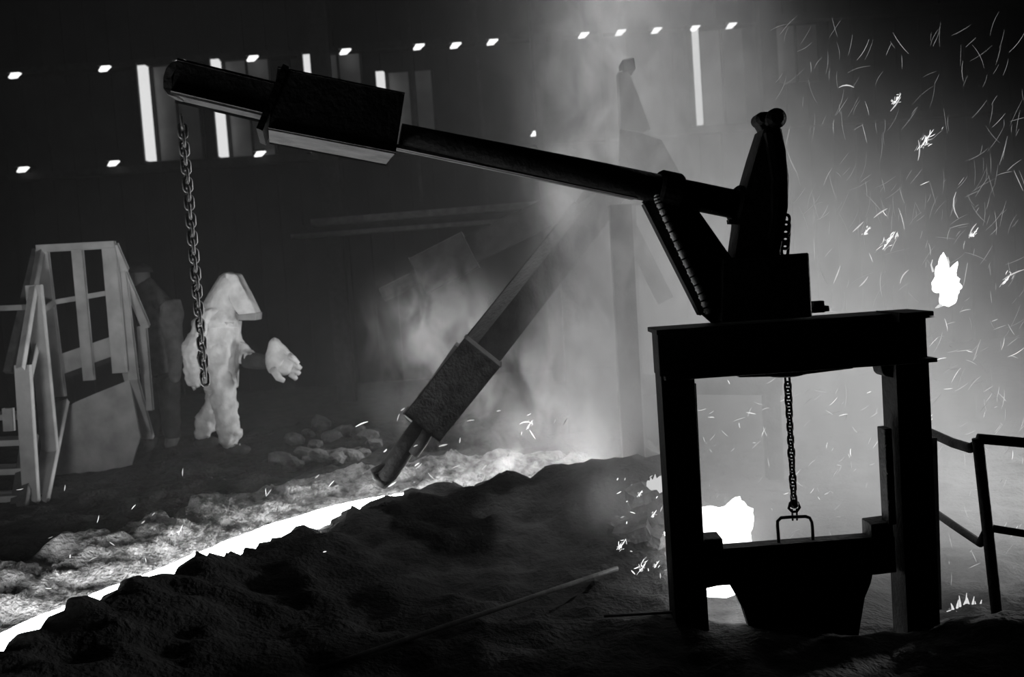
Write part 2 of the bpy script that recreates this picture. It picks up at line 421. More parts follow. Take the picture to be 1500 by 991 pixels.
# boom: a pipe running up to the left, a little towards the camera
def bY(px): return 5. - .55 * (1078 - px) / 830.
BA, BB = at(1100, 304, 5), at(586, 200, bY(586))
b = B(); tube(b, [BA, BA.lerp(BB, .5), BB], [.072, .072, .062], 20)
bo = link('boom', b, STEEL, hz, True)
link('lit_bottom_strip', bar(B(), at(930, 289, bY(930)), at(578, 215, bY(578)), .09, .018), GREY, bo)  # paler strip under the pipe, painting its underside as lit from below
def bpt(px): 
    t = (px - 1100) / (586 - 1100); return BA.lerp(BB, t)
d = (BB - BA).normalized()
def sleeve(px, L, r, name):
    c = bpt(px); q = B(); tube(q, [c - d * L / 2, c - d * L * .38, c + d * L * .38, c + d * L / 2], [r * .9, r, r, r * .9], 22); return link(name, q, STEEL, bo)
sleeve(972, .12, .095, 'collar'); sleeve(1086, .09, .098, 'end_flange')
link('lug', px_plate([(1066, 322), (1084, 318), (1084, 329), (1067, 328)], 4.95, .06), STEEL, bo)
b = B(); c = at(1042, 304, 4.92); tube(b, [c + Vector((0, 0, -.02)), c + Vector((.006, -.004, 0)), c + Vector((.002, 0, .02))], .0035, 6); link('weld_mark', b, HOSE, bo)
# counterweight box and the tip arm
def boxbeam(name, a, b, wid, hgt, m, par, bev=.008):
    return link(name, bar(B(), a, b, wid, hgt, (0, 0, 1), bev), m, par)
CW = boxbeam('counterweight', at(403, 157, bY(400)), at(576, 191, bY(576)), .42, .26, GREY, hz)
link('end_plate', bar(B(), at(397, 154, bY(398)), at(406, 158, bY(406)), .44, .30), STEEL, CW)
TA = boxbeam('boom_tip', at(262, 119, bY(262)), at(400, 152, bY(400)), .2, .135, GREY, hz, .012)
link('tip_hook', prism(B(), [at(x, y, bY(258)) for x, y in [(268, 92), (258, 96), (250, 104), (246, 118), (246, 134), (252, 143), (262, 146), (266, 138), (258, 132), (257, 116), (264, 104), (272, 100)]], .13, bev=.004), GREY, TA)
bt = B(); c = at(1192, 450, 5)
b1 = thing('clamp_bolt', 'dark clamp bolt lying on the top beam right of the pedestal', 'bolt', (c.x, 5, 1.286))
link('bolt_body', px_plate([(1189, 458), (1190, 441), (1205, 440), (1206, 457)], 5, .06, .003), STEEL, b1)
link('nut', px_plate([(1184, 450), (1211, 447), (1212, 455), (1185, 458)], 5, .08, .003), STEEL, b1)
link('pin', bar(B(), at(1174, 459, 5), at(1190, 451, 5), .02, .02), STEEL, b1)

# ------------------------------------------------------------------ chains
def link_mesh(L, W, r):
    b = B(); pts = []
    for k in range(16):
        a = 2 * math.pi * k / 16; cx, cz = math.cos(a), math.sin(a)
        pts.append(Vector((cx * W / 2, 0, (L / 2 - W / 2) * (1 if cz > 0 else -1 if cz < 0 else 0) + cz * W / 2)))
    tube(b, pts, r, 7, True)
    me = bpy.data.meshes.new('chain_link'); bmesh.ops.recalc_face_normals(b, faces=b.faces); b.to_mesh(me); b.free()
    for p in me.polygons: p.use_smooth = True
    return me
def chain(name, label, a, b, pitch, W, r, m, sag=0., group=None):
    a, b = Vector(a), Vector(b); n_ = max(2, round((b - a).length / pitch)); pitch = (b - a).length / n_
    me = link_mesh(pitch + 3.2 * r, W, r); me.materials.append(m)
    t = thing(name, label, 'chain', a)
    d = (a - b).normalized(); q0 = d.to_track_quat('Z', 'Y')
    for i in range(n_):
        o = bpy.data.objects.new('chain_link', me); COL.objects.link(o); o.parent = t
        c = a.lerp(b, (i + .5) / n_) - a
        o.location = c + Vector((0, 0, -sag * 4 * ((i + .5) / n_) * (1 - (i + .5) / n_)))
        o.rotation_mode = 'QUATERNION'
        from mathutils import Quaternion
        o.rotation_quaternion = q0 @ Quaternion((0, 0, 1), (0 if i % 2 else math.pi / 2) + random.uniform(-.25, .25) + .5)
    return t
xg = at(1158, 640, 5).x
zt = at(1153, 552, 5).z; zb = at(1162, 735, 5).z
gc = chain('hoist_chain', 'dark chain hanging inside the frame down to the gate handle', (xg, 5, zt), (xg, 5, zb), .0335, .034, .0062, STEEL)
hk = B(); tube(hk, [(xg, 5, zb + .01), (xg - .02, 5, zb - .005), (xg - .028, 5, zb - .03), (xg - .012, 5, zb - .05), (xg + .012, 5, zb - .05), (xg + .028, 5, zb - .03), (xg + .02, 5, zb - .005)], .0075, 8, True)
hko = link('shackle', hk, STEEL, gc, True)
for s in (-1, 1):
    q = B(); tube(q, [(xg + .012 * s, 5, zb - .035), (xg + .011 * s, 5, zb - .095)], .005, 8); link('pin', q, STEEL, hko)
q = B(); ball(q, (xg, 5, zb - .01), .024, 2); link('swivel', q, STEEL, hko)
chain('slack_chain', 'short chain hanging beside the mast above the pedestal', at(1152, 318, 5.0), at(1149.5, 371, 5.0), .038, .042, .008, STEEL)
ca = at(266, 172, bY(268)); cb = Vector((ca.x, ca.y, at(306, 560, bY(268)).z))
chain('boom_chain', 'long chain hanging from the raised boom tip in front of the hooded worker', ca, cb, .040, .034, .0072, CHAINM)
chain('ground_chain', 'dark chain lying down the sand ridge below the lowered arm tip', gr(562, 742, .09), gr(604, 812, -.12), .06, .06, .01, STEEL)

# ------------------------------------------------------------------ runner gate in the frame
gt = thing('runner_gate', 'black gate plate in the frame with wire handle on the chain', 'gate', (1.37, 5, -.35))
link('crossbar', px_plate([(1030, 800), (1055, 800), (1275, 783), (1306, 782), (1308, 834), (1270, 838), (1076, 852), (1034, 855)], 5, .09, .004), STEEL, gt)
link('stop_block', px_plate([(1024, 785), (1054, 783), (1056, 802), (1056, 850), (1028, 856)], 5, .14, .004), STEEL, gt)
link('stop_block', px_plate([(1269, 763), (1300, 759), (1306, 832), (1272, 836)], 5, .14, .004), STEEL, gt)
link('plate', px_plate([(1064, 848), (1276, 834), (1272, 852), (1262, 872), (1250, 960), (1110, 965), (1088, 888)], 5.0, .07, .004), STEEL, gt)
hd = B(); P = [at(x, y, 4.99) for x, y in [(1141, 794), (1139, 770), (1139, 763), (1144, 758), (1156, 757), (1180, 756), (1186, 758), (1189, 764), (1190, 771), (1191, 790)]]
tube(hd, P, .0085, 8); link('handle', hd, STEEL, gt, True)

# ------------------------------------------------------------------ railing at the right
rl = thing('railing', 'black tubular safety railing at the right of the hoist frame', 'railing', at(1460, 915, 5))
pb = at(1462, 912, 5); pt = at(1432, 642, 5)
b = B(); tube(b, [pb, pt], .028, 14); link('post', b, STEEL, rl, True)
b = B(); tube(b, [pt, at(1500, 648, 4.98), at(1620, 660, 4.9)], .026, 12); link('top_rail', b, STEEL, rl, True)
b = B(); tube(b, [at(1444, 772, 5), at(1500, 781, 4.98), at(1620, 800, 4.9)], .02, 12); link('middle_rail', b, STEEL, rl, True)
b = B(); tube(b, [at(1428, 653, 5.02), at(1421, 656, 5.05), at(1395, 648, 5.3), at(1364, 634, 5.6), at(1340, 622, 5.85)], .026, 12); link('top_rail', b, STEEL, rl, True)
b = B(); tube(b, [at(1446, 776, 5.0), at(1436, 795, 5.03), at(1400, 771, 5.4), at(1358, 742, 5.8)], .022, 12); link('middle_rail', b, STEEL, rl, True)
b = B(); tube(b, [at(1620, 930, 4.9), at(1600, 655, 4.9)], .028, 12); link('post', b, STEEL, rl, True)

# ------------------------------------------------------------------ second hoist, lowered into the runner
Y2 = 8.1
h2 = thing('lowered_hoist', 'steel hoist in the smoke with its thick arm dipped into the runner', 'hoist', at(926, 690, Y2))
arm = link('arm', bar(B(), at(640, 596, 6.88), at(888, 282, Y2), .2, .22, (0, 0, 1), .01), STEEL, h2)
cw2 = link('counterweight', bar(B(), at(621, 621, 6.72), at(708, 513, 6.72), .30, .34, (0, -1, 0), .01), RUST, h2)
link('side_plate', bar(B(), at(607, 606, 6.9), at(675, 508, 6.9), .09, .30, (0, -1, 0)), GREY, cw2)  # lighter grey stands in for light on the block's left side
link('end_plate', bar(B(), at(598, 604, 6.86), at(634, 636, 6.86), .05, .14, (0, -1, 0)), PAINT, cw2)  # pale colour stands in for the iron's light on the block's end
b = B(); tube(b, [at(622, 618, 6.74), at(590, 660, 6.76), at(568, 692, 6.78), at(556, 708, 6.79)], [.072, .072, .075, .055], 14); pl = link('plunger', b, STEEL, h2, True)
b = B(); tube(b, [at(566, 680, 6.74), at(546, 690, 6.74), at(550, 698, 6.74), at(566, 708, 6.74)], .022, 8); link('tip_lug', b, STEEL, pl, True)
b = B(); tube(b, [at(632, 622, 6.66), at(620, 644, 6.68), at(606, 664, 6.7)], .04, 10); link('side_pipe', b, STEEL, pl, True)
link('post', bar(B(), at(930, 700, Y2 + .1), at(914, 300, Y2 + .1), .17, .17, (0, 1, 0)), GREY, h2)
link('front_post', bar(B(), at(929, 705, 7.5), at(908, 300, 7.5), .16, .12, (0, 1, 0)), GREY, h2)
link('head', prism(B(), [at(x, y, Y2) for x, y in [(904, 108), (916, 104), (924, 118), (952, 190), (938, 196), (908, 190)]], .14, bev=.004), PANEL, h2)  # paler material than the plate below, painting this face as lit
link('head_plate', prism(B(), [at(x, y, Y2) for x, y in [(908, 190), (938, 196), (968, 206), (1016, 292), (990, 300), (906, 300)]], .10, bev=.004), GREY, h2)
link('head_block', px_plate([(908, 92), (926, 88), (929, 106), (911, 110)], Y2, .24, .01), STEEL, h2)
link('collar', bar(B(), at(862, 315, Y2), at(894, 274, Y2), .3, .3, (0, 0, 1), .01), STEEL, h2)
link('brace', bar(B(), at(902, 296, Y2 - .1), at(975, 440, Y2 - .1), .13, .05, (0, 1, 0)), GREY, h2)
link('beam', bar(B(), at(905, 560, Y2 + .1), at(1140, 562, Y2 + .1), .25, .16), GREY, h2)
link('post', bar(B(), at(1135, 700, Y2 + .1), at(1128, 555, Y2 + .1), .12, .14, (0, 1, 0)), GREY, h2)
# third hoist farther off
h3 = thing('far_hoist', 'faint far hoist arm with a square counterweight hanging in the haze', 'hoist', at(840, 640, 9.6))
link('arm', bar(B(), at(690, 366, 9.5), at(850, 288, 9.5), .2, .26), STEEL, h3)
link('counterweight', bar(B(), at(615, 404, 9.5), at(690, 366, 9.5), .5, .36, (0, 0, 1), .01), STEEL, h3)
b = B(); tube(b, [at(615, 404, 9.5), at(560, 432, 9.5)], .07, 12); link('tip', b, STEEL, h3)
link('post', bar(B(), at(846, 640, 9.6), at(826, 285, 9.6), .16, .16, (0, 1, 0)), STEEL, h3)

# ------------------------------------------------------------------ crossover stair on the left
st = thing('crossover_stair', 'pale painted steel crossover stair with railings at the far left', 'stair', at(120, 690, 9.2))
def pbar(name, x0, y0, Y0_, x1, y1, Y1_, wd, th=.05, m=PAINT, par=None, up=(0, 1, 0)):
    return link(name, bar(B(), at(x0, y0, Y0_), at(x1, y1, Y1_), wd, th, up, .004), m, par or st)
pbar('baluster', 62, 366, 9.2, 88, 580, 9.2, .10)
pbar('baluster', 113, 362, 9.2, 131, 556, 9.2, .09)
pbar('baluster', 160, 358, 9.2, 176, 545, 9.2, .12)
pbar('top_rail', 55, 364, 9.18, 168, 358, 9.18, .06)
pbar('middle_rail', 76, 443, 9.24, 162, 428, 9.24, .035)
link('toe_board', px_plate([(84, 520), (165, 492), (168, 520), (80, 552)], 9.26, .02), PAINT, st)
link('deck', prism(B(), [at(70, 560, 9.3), at(178, 520, 9.3), at(178, 512, 10.2), at(78, 548, 10.2)], .05, Vector((0, 0, 1))), STEEL, st)
link('side_plate', px_plate([(98, 596), (112, 588), (140, 576), (190, 556), (206, 640), (190, 690), (130, 690), (82, 700)], 9.35, .03), PAINT, st)
pbar('corner_post', 50, 418, 8.7, 74, 660, 8.7, .13)
pbar('corner_post', 34, 535, 8.2, 48, 755, 8.2, .12)
pbar('hand_rail', 60, 366, 9.2, 50, 420, 8.7, .05); pbar('hand_rail', 50, 420, 8.7, 30, 540, 8.1, .05)
pbar('far_hand_rail', 54, 366, 10, 12, 545, 9.4, .07, m=GREY)
pbar('inner_rail', 78, 443, 9.2, 56, 460, 8.8, .03); pbar('inner_rail', 54, 505, 8.7, 36, 585, 8.2, .03)
pbar('stringer', 88, 590, 9.2, 44, 800, 7.9, .16, .04)
pbar('stringer', 44, 640, 8.6, 14, 830, 7.6, .14, .04, GREY)
for k, (y, Yt) in enumerate([(450, 9.4), (610, 8.8), (648, 8.55), (690, 8.3), (730, 8.1)]):
    a, b_ = at(-60, y + 4, Yt), at(32, y, Yt)
    link('tread', prism(B(), [a, b_, b_ + Vector((0, .26, 0)), a + Vector((0, .26, 0))], .05, Vector((0, 0, 1))), PAINT, st)
pbar('step_bracket', 12, 598, 8.7, 14, 630, 8.7, .08)
pbar('hand_rail', 166, 359, 9.2, 182, 396, 9.3, .08); pbar('hand_rail', 178, 394, 9.3, 214, 478, 9.6, .07)
pbar('corner_post', 178, 396, 9.3, 196, 555, 9.3, .08); pbar('corner_post', 208, 478, 9.6, 218, 600, 9.6, .08)
pbar('stringer', 190, 545, 9.3, 216, 640, 9.8, .12, .04)

# ------------------------------------------------------------------ people
def skin_body(name, verts, edges, radii, m, parent, wr=.012, sub=2):
    me = bpy.data.meshes.new(name); me.from_pydata([tuple(v) for v in verts], edges, [])
    o = bpy.data.objects.new(name, me); COL.objects.link(o)
    s = o.modifiers.new('s', 'SKIN'); s.use_smooth_shade = True; s.branch_smoothing = .3
    for i, r in enumerate(radii):
        sv = me.skin_vertices[0].data[i]; sv.radius = (r, r) if not isinstance(r, tuple) else r
        sv.use_root = (i == 0)
    q = o.modifiers.new('d', 'SUBSURF'); q.levels = sub
    dg = bpy.context.evaluated_depsgraph_get(); dg.update()
    nm = bpy.data.meshes.new_from_object(o.evaluated_get(dg))
    o.modifiers.clear(); o.data = nm; bpy.data.meshes.remove(me)
    nm.materials.clear(); nm.materials.append(m)
    for v in nm.vertices:
        p = v.co
        v.co = p + v.normal * (fbm(p, 9, 3) * wr + .45 * wr * math.sin(p.z * 30 + p.x * 14 + 5 * fbm(p, 3.5, 2)) * (.4 + fbm(p, 4, 2)))
    for p in nm.polygons: p.use_smooth = True
    if parent is not None:
        o.parent = parent; nm.transform(Matrix.Translation(-parent.location))
    return o
WY = 9.6
def wp(px, py, dy=0.): return at(px, py, WY) + Vector((0, dy, 0))
foot = wp(343, 660)
wk = thing('person', 'worker in pale hooded heat suit walking right with one gloved arm out', 'person', (at(325, 660, WY).x, WY, ground_h(at(325, 660, WY).x, WY)))
V = [wp(322, 540), wp(320, 505), wp(322, 470), wp(330, 440), wp(336, 420),                   # pelvis .. head
     wp(308, 464, -.17), wp(288, 512, -.24), wp(294, 553, -.22), wp(299, 566, -.21),          # near shoulder, elbow, wrist, hand
     wp(328, 466, .17), wp(338, 508, .20), wp(362, 528, .10), wp(388, 528, .02),              # far shoulder, elbow, wrist, hand
     wp(328, 556, -.10), wp(336, 602, -.11), wp(342, 640, -.11), wp(343, 652, -.11), wp(362, 656, -.11),   # near leg
     wp(316, 556, .10), wp(306, 602, .12), wp(292, 636, .12), wp(288, 645, .12), wp(303, 652, .12)]       # far leg
Eg = [(0, 1), (1, 2), (2, 3), (3, 4), (2, 5), (5, 6), (6, 7), (7, 8), (2, 9), (9, 10), (10, 11), (11, 12), (0, 13), (13, 14), (14, 15), (15, 16), (16, 17), (0, 18), (18, 19), (19, 20), (20, 21), (21, 22)]
Rd = [.165, .16, .165, .085, .09, .095, .085, .07, .05, .09, .08, .075, .05, .13, .12, .115, .05, .04, .12, .105, .10, .05, .04]
skin_body('body', V, Eg, Rd, SUIT, wk, .034, 3)
# hood with a cape and a long stiff face shield sloping forward
b = B(); tube(b, [wp(318, 478), wp(318, 466), wp(321, 452), wp(327, 436), wp(332, 420), wp(335, 408), wp(336, 401), wp(336, 398)], [.20, .195, .165, .14, .128, .105, .065, .015], 24)
for v in b.verts:
    v.co += Vector((fbm(v.co, 7, 3), fbm(v.co + Vector((3, 3, 3)), 7, 3), 0)) * .03
hd = link('hood', b, SUIT, wk, True)
link('face_shield', prism(B(), [wp(334, 399), wp(350, 401), wp(364, 428), wp(379, 458), wp(378, 467), wp(358, 467), wp(340, 440)], .23, bev=.012), SUIT, wk)
link('shield_edge', prism(B(), [wp(352, 460), wp(380, 457), wp(379, 468), wp(354, 468)], .24, bev=.006), PAINT, wk)
b = B(); tube(b, [wp(322, 470), wp(322, 500), wp(322, 535), wp(325, 568)], [.185, .178, .172, .165], 26)
for v in b.verts:
    a_ = math.atan2(v.co.y - WY, v.co.x - wk.location.x); v.co += Vector((math.cos(a_), math.sin(a_), 0)) * (.012 * math.sin(a_ * 7 + v.co.z * 5) + .022 * fbm(v.co, 6, 3))
link('coat', b, SUIT, wk, True)
b = B(); tube(b, [wp(356, 528, .1), wp(372, 529, .06), wp(392, 531, .02)], [.078, .082, .07], 14); link('dark_cuff', b, DARKCLOTH, wk, True)
# big gauntlet: bag of the mitten plus four finger ridges and thumb
gb = skin_body('gauntlet', [wp(385, 522, .0), wp(400, 522, 0), wp(418, 532, 0), wp(430, 545, 0), wp(404, 500, -.02), wp(425, 522, -.04), wp(409, 546, -.04)],
               [(0, 1), (1, 2), (2, 3), (1, 4), (4, 5), (2, 5), (1, 6)], [.10, (.12, .17), (.10, .16), .075, .05, .05, .07], SUIT, wk, .014)
for k in range(4):
    a = Vector(wp(424, 520 + k * 9, -.05 + .03 * k)); e = Vector(wp(438 + (k == 1) * 3 - (k == 3) * 6, 532 + k * 8, -.03 + .03 * k))
    q = B(); tube(q, [a, a.lerp(e, .5) + Vector((0, -.01, .01)), e], [.035, .034, .022], 8); link('finger', q, SUIT, gb, True)
q = B(); tube(q, [wp(402, 538, -.08), wp(412, 552, -.1), wp(420, 556, -.1)], [.04, .036, .022], 8); link('thumb', q, SUIT, gb, True)
for dy, ax_, ay in ((-.11, 352, 656), (.12, 297, 650)):
    q = B(); c = wp(ax_, ay, dy); ball(q, c, .09, 2, (1.5, .7, .65)); link('boot', q, DARKCLOTH, wk, True)

PY = 10.4
def qp(px, py, dy=0.): return at(px, py, PY) + Vector((0, dy, 0))
p2 = thing('person', 'worker in dark jacket standing in shadow behind the crossover stair', 'person', (qp(232, 655).x, PY, ground_h(qp(232, 655).x, PY)))
V = [qp(237, 530), qp(235, 485), qp(230, 442), qp(216, 422), qp(208, 406),
     qp(248, 448, -.12), qp(263, 496, -.15), qp(266, 545, -.2), qp(266, 558, -.2),
     qp(212, 444, .12), qp(205, 492, .1), qp(212, 530, -.02), qp(214, 542, -.04),
     qp(246, 545, 0), qp(250, 600, 0), qp(252, 648, 0), qp(254, 656, -.1),
     qp(224, 545, 0), qp(222, 600, .02), qp(220, 648, .02), qp(220, 656, -.1)]
Eg = [(0, 1), (1, 2), (2, 3), (3, 4), (2, 5), (5, 6), (6, 7), (7, 8), (2, 9), (9, 10), (10, 11), (11, 12), (0, 13), (13, 14), (14, 15), (15, 16), (0, 17), (17, 18), (18, 19), (19, 20)]
Rd = [.18, .195, .20, .12, .095, .135, .105, .065, .045, .12, .085, .055, .045, .12, .095, .08, .05, .12, .095, .08, .05]
skin_body('body', V, Eg, Rd, JACKET, p2, .014)
q = B(); c = qp(206, 405); ball(q, c, .105, 3, (.9, 1, 1.2))
for v in q.verts:
    if v.co.y < c.y - .08 and abs(v.co.x - c.x) < .02: v.co.y -= .02
link('face', q, SKIN, p2, True)
q = B(); ball(q, c + Vector((0, 0, .04)), .125, 3, (1, 1.1, .8))
bmesh.ops.delete(q, geom=[v for v in q.verts if v.co.z < c.z + .02], context='VERTS'); link('hard_hat', q, GREY, p2, True)
link('trousers', skin_body('t', [V[0], V[13], V[14], V[15], V[17], V[18], V[19]], [(0, 1), (1, 2), (2, 3), (0, 4), (4, 5), (5, 6)], [.18, .13, .11, .095, .13, .11, .095], DARKCLOTH, None).data and B() or B(), DARKCLOTH, p2) if False else None
skin_body('trousers', [V[0], V[13], V[14], V[15], V[17], V[18], V[19]], [(0, 1), (1, 2), (2, 3), (0, 4), (4, 5), (5, 6)], [.18, .13, .11, .095, .13, .11, .095], DARKCLOTH, p2, .014)

# ------------------------------------------------------------------ loose things on the ground
def lump(seed, r, sq=(1, 1, .7), sub=2):
    b = B(); vs_ = ball(b, (0, 0, 0), r, sub, sq)
    for v in b.verts: v.co *= 1 + .45 * fbm(v.co + Vector((seed * 3.1, 0, 0)), 1.1 / r, 3)
    return b
pr = []
for k in range(6):
    o = link('slag_lump', lump(k, .11), STONE); pr.append(o)
spots = [(452, 628), (470, 622), (488, 640), (505, 634), (462, 650), (480, 660), (500, 662), (520, 655), (445, 660), (515, 672), (532, 668), (470, 676), (432, 645), (540, 640), (525, 635), (410, 668), (455, 674), (495, 678), (430, 680), (548, 655)]
spots.sort()
NTH = ORD + ['fifteenth', 'sixteenth', 'seventeenth', 'eighteenth', 'nineteenth', 'twentieth']
for i, (px, py) in enumerate(spots):
    o = pr[i] if i < 6 else pr[i % 6].copy()
    if i >= 6: COL.objects.link(o)
    p = gr(px, py + 8, .02); s = random.uniform(.6, 1.25)
    o.location = (p.x, p.y, ground_h(p.x, p.y) + .05 * s); o.scale = (s, s, s); o.rotation_euler = (random.uniform(-.3, .3), random.uniform(-.3, .3), random.uniform(0, 6))
    tag(o, 'grey lump of slag, %s from the left in the rubble beyond the stream' % NTH[i], 'slag lump', 'slag rubble beyond the stream')
for i, (px, py, sx, sy, sz, rz, lab) in enumerate([(938, 716, .17, .12, .09, .3, 'broken dark slab on the ridge beside the small flame'),
        (925, 738, .2, .14, .1, -.4, 'larger broken slab lying below the others left of the frame post'),
        (962, 738, .13, .1, .08, .7, 'pale lit slab touching the left frame post'),
        (905, 735, .12, .1, .07, 1.1, 'low broken slab half buried in sand left of the other slabs')]):
    b = B(); box(b, (-sx / 2, -sy / 2, -sz / 2), (sx / 2, sy / 2, sz / 2)); bmesh.ops.subdivide_edges(b, edges=b.edges, cuts=3, use_grid_fill=True)
    for v in b.verts: v.co += Vector((fbm(v.co + Vector((i, 0, 0)), 8, 3), fbm(v.co + Vector((0, i, 5)), 8, 3), fbm(v.co + Vector((9, 0, i)), 8, 3))) * .025
    o = link('broken_slab', b, STONE); p = gr(px, py, .12)
    o.location = (p.x, p.y, ground_h(p.x, p.y) + sz * .42); o.rotation_euler = (.25, -.2, rz)
    tag(o, lab, 'slab')
a, b_ = gr(470, 1000, -.2), gr(905, 848, -.2)
a.z = ground_h(a.x, a.y) + .03; b_.z = ground_h(b_.x, b_.y) + .03
b = B(); mid = [a.lerp(b_, k / 10) for k in range(11)]
top = max(max(ground_h(p.x, p.y) - p.z for p in mid) + .02, 0)
tube(b, [p + Vector((0, 0, top)) for p in mid], .014, 8)
tag(link('steel_bar', b, GREY, smooth=True), 'long thin steel bar lying on the dark sand in front', 'bar')
a, b_ = gr(885, 902, -.2), gr(985, 905, -.2)
for p in (a, b_): p.z = ground_h(p.x, p.y) + .02
b = B(); tube(b, [a, b_], .008, 8); tag(link('steel_rod', b, GREY, smooth=True), 'short thin rod on the sand left of the frame post', 'rod')

# ------------------------------------------------------------------ sparks
def streak(bm, p, d, L, r, curve, mi):
    d = d.normalized(); s = d.cross(Vector((0, 1, 0))).normalized()
    pts = [p + d * L * (k / 4 - .5) + s * curve * L * (1 - (k / 2 - 1) ** 2) for k in range(5)]
    n0 = len(bm.faces); tube(bm, pts, [r * .3, r * .8, r, r * .8, r * .25], 4)
    bm.faces.ensure_lookup_table()
    for f_ in bm.faces[n0:]: f_.material_index = mi
bm = B()
def sdir(angle): return RGT * math.cos(angle) + UPV * math.sin(angle)
def scatter(n_, x0, x1, y0, y1, Y0_, Y1_, Lpx, wpx, wts, amean=1.15, asd=.7):
    for _ in range(n_):
        px, py, Y = random.uniform(x0, x1), random.uniform(y0, y1), random.uniform(Y0_, Y1_)
        mi = random.choices([0, 1, 2], wts)[0]; s = Y / F_PX
        streak(bm, at(px, py, Y), sdir(random.gauss(amean, asd)), random.uniform(*Lpx) * s, random.uniform(*wpx) * s, random.uniform(-.07, .07), mi)
scatter(150, 1140, 1500, 30, 330, 5.6, 8, (12, 45), (.16, .3), (0, .1, 1), 1.25, .4)
scatter(190, 1180, 1500, 250, 620, 5.6, 8, (8, 40), (.2, .42), (.06, .25, 1), 1.2, .6)
scatter(90, 1365, 1500, 450, 900, 5.4, 7, (5, 22), (.25, .55), (.15, .7, .4), 1.2, .8)
scatter(80, 1025, 1300, 555, 790, 5.6, 7.5, (5, 18), (.3, .65), (.3, 1., .0), .8, .8)
scatter(30, 560, 840, 590, 720, 6.6, 7.6, (5, 14), (.6, 1.1), (.6, .6, .2), .7, .6)
scatter(26, 895, 985, 690, 850, 5.2, 5.6, (3, 9), (.5, 1.), (.8, .5, .2), .9, .8)
scatter(40, 0, 520, 690, 900, 5.0, 6.6, (5, 14), (.5, .9), (.5, .8, .2), .9, .6)
for px, py, L, ang in [(1312, 152, 26, .95), (1257, 332, 22, .75), (1290, 312, 24, .6), (1425, 338, 24, 1.1), (1485, 402, 36, .45), (1265, 412, 20, .85), (1325, 405, 24, 1.0), (1226, 402, 28, 1.2), (1402, 300, 38, 1.65), (1240, 128, 22, .0), (1345, 220, 30, 1.55), (530, 621, 20, .4), (770, 620, 18, .1), (780, 636, 16, -1.)]:
    streak(bm, at(px, py, 6), sdir(ang), L * 6 / F_PX, 1.0 * 6 / F_PX, random.uniform(-.1, .15), 1 if py < 500 else 0)
tag(link('sparks', bm, [SPK1, SPK2, SPK3]), 'hundreds of fine flying sparks filling the air around the hoist frame', 'sparks', kind='stuff')
def burst(px, py, Y, size, nn, label, ang=.95, spread=.5):
    b = B(); s = Y / F_PX; c = at(px, py, Y); ax_ = sdir(ang)
    streak(b, c, ax_, size * 1.1 * s, .8 * s, random.uniform(-.05, .05), 0)
    for k in range(nn):
        t_ = random.triangular(-.6, .6, -.25) * size * s
        side = RGT * random.gauss(0, .16) * size * s + UPV * random.gauss(0, .1) * size * s
        dd = (sdir(random.gauss(ang, spread)) + Vector((0, random.uniform(-.4, .4), 0))).normalized()
        L = random.uniform(.12, .42) * size * s
        streak(b, c + ax_ * t_ + side, dd, L, random.uniform(.25, .6) * s, random.uniform(-.1, .1), random.choice((0, 0, 1)))
    ball(b, c - ax_ * size * .3 * s, 1.5 * s, 1, (1, 1, 1.3))
    tag(link('spark_burst', b, [SPK1, SPK2]), label, 'spark', 'bursting sparks')
for px, py, Y, size, nn, lab in [
    (1358, 203, 6, 30, 26, 'ragged burst of sparks high at right, below the brightest upper spark'),
    (1314, 145, 6, 18, 14, 'topmost bright spark burst right of the mast head'),
    (1302, 352, 6, 30, 22, 'wide spark burst left of the burning clot'),
    (1270, 338, 6, 14, 12, 'small blurred spark right of the pedestal top'),
    (1428, 340, 6, 16, 12, 'forked spark burst above and right of the burning clot'),
    (1475, 408, 6, 20, 14, 'long bright spark at the right edge level with the burning clot'),
    (911, 797, 5.2, 17, 22, 'upper spark star in front of the sand left of the frame post'),
    (941, 830, 5.2, 18, 24, 'brightest spark star low on the sand left of the frame post'),
    (962, 826, 5.2, 12, 12, 'small spark star touching the left frame post'),
    (938, 722, 5.4, 10, 14, 'small spark star on the broken slabs'),
    (958, 752, 5.4, 12, 14, 'spark star below the slabs beside the left frame post'),
    (776, 622, 7, 16, 12, 'curling spark burst above the flame right of the lowered arm'),
    (1356, 572, 6, 9, 10, 'small spark burst at the upper right edge of the frame post'),
    (1362, 612, 6, 12, 10, 'second spark burst beside the right frame post, below the first'),
    (505, 440 + 405, 99, 0, 0, '')]:
    if nn: burst(px, py, Y, size, nn, lab)
burst(264, 775, 5.6, 14, 8, 'spray of tiny sparks over the crust at left', 1.1, .3)

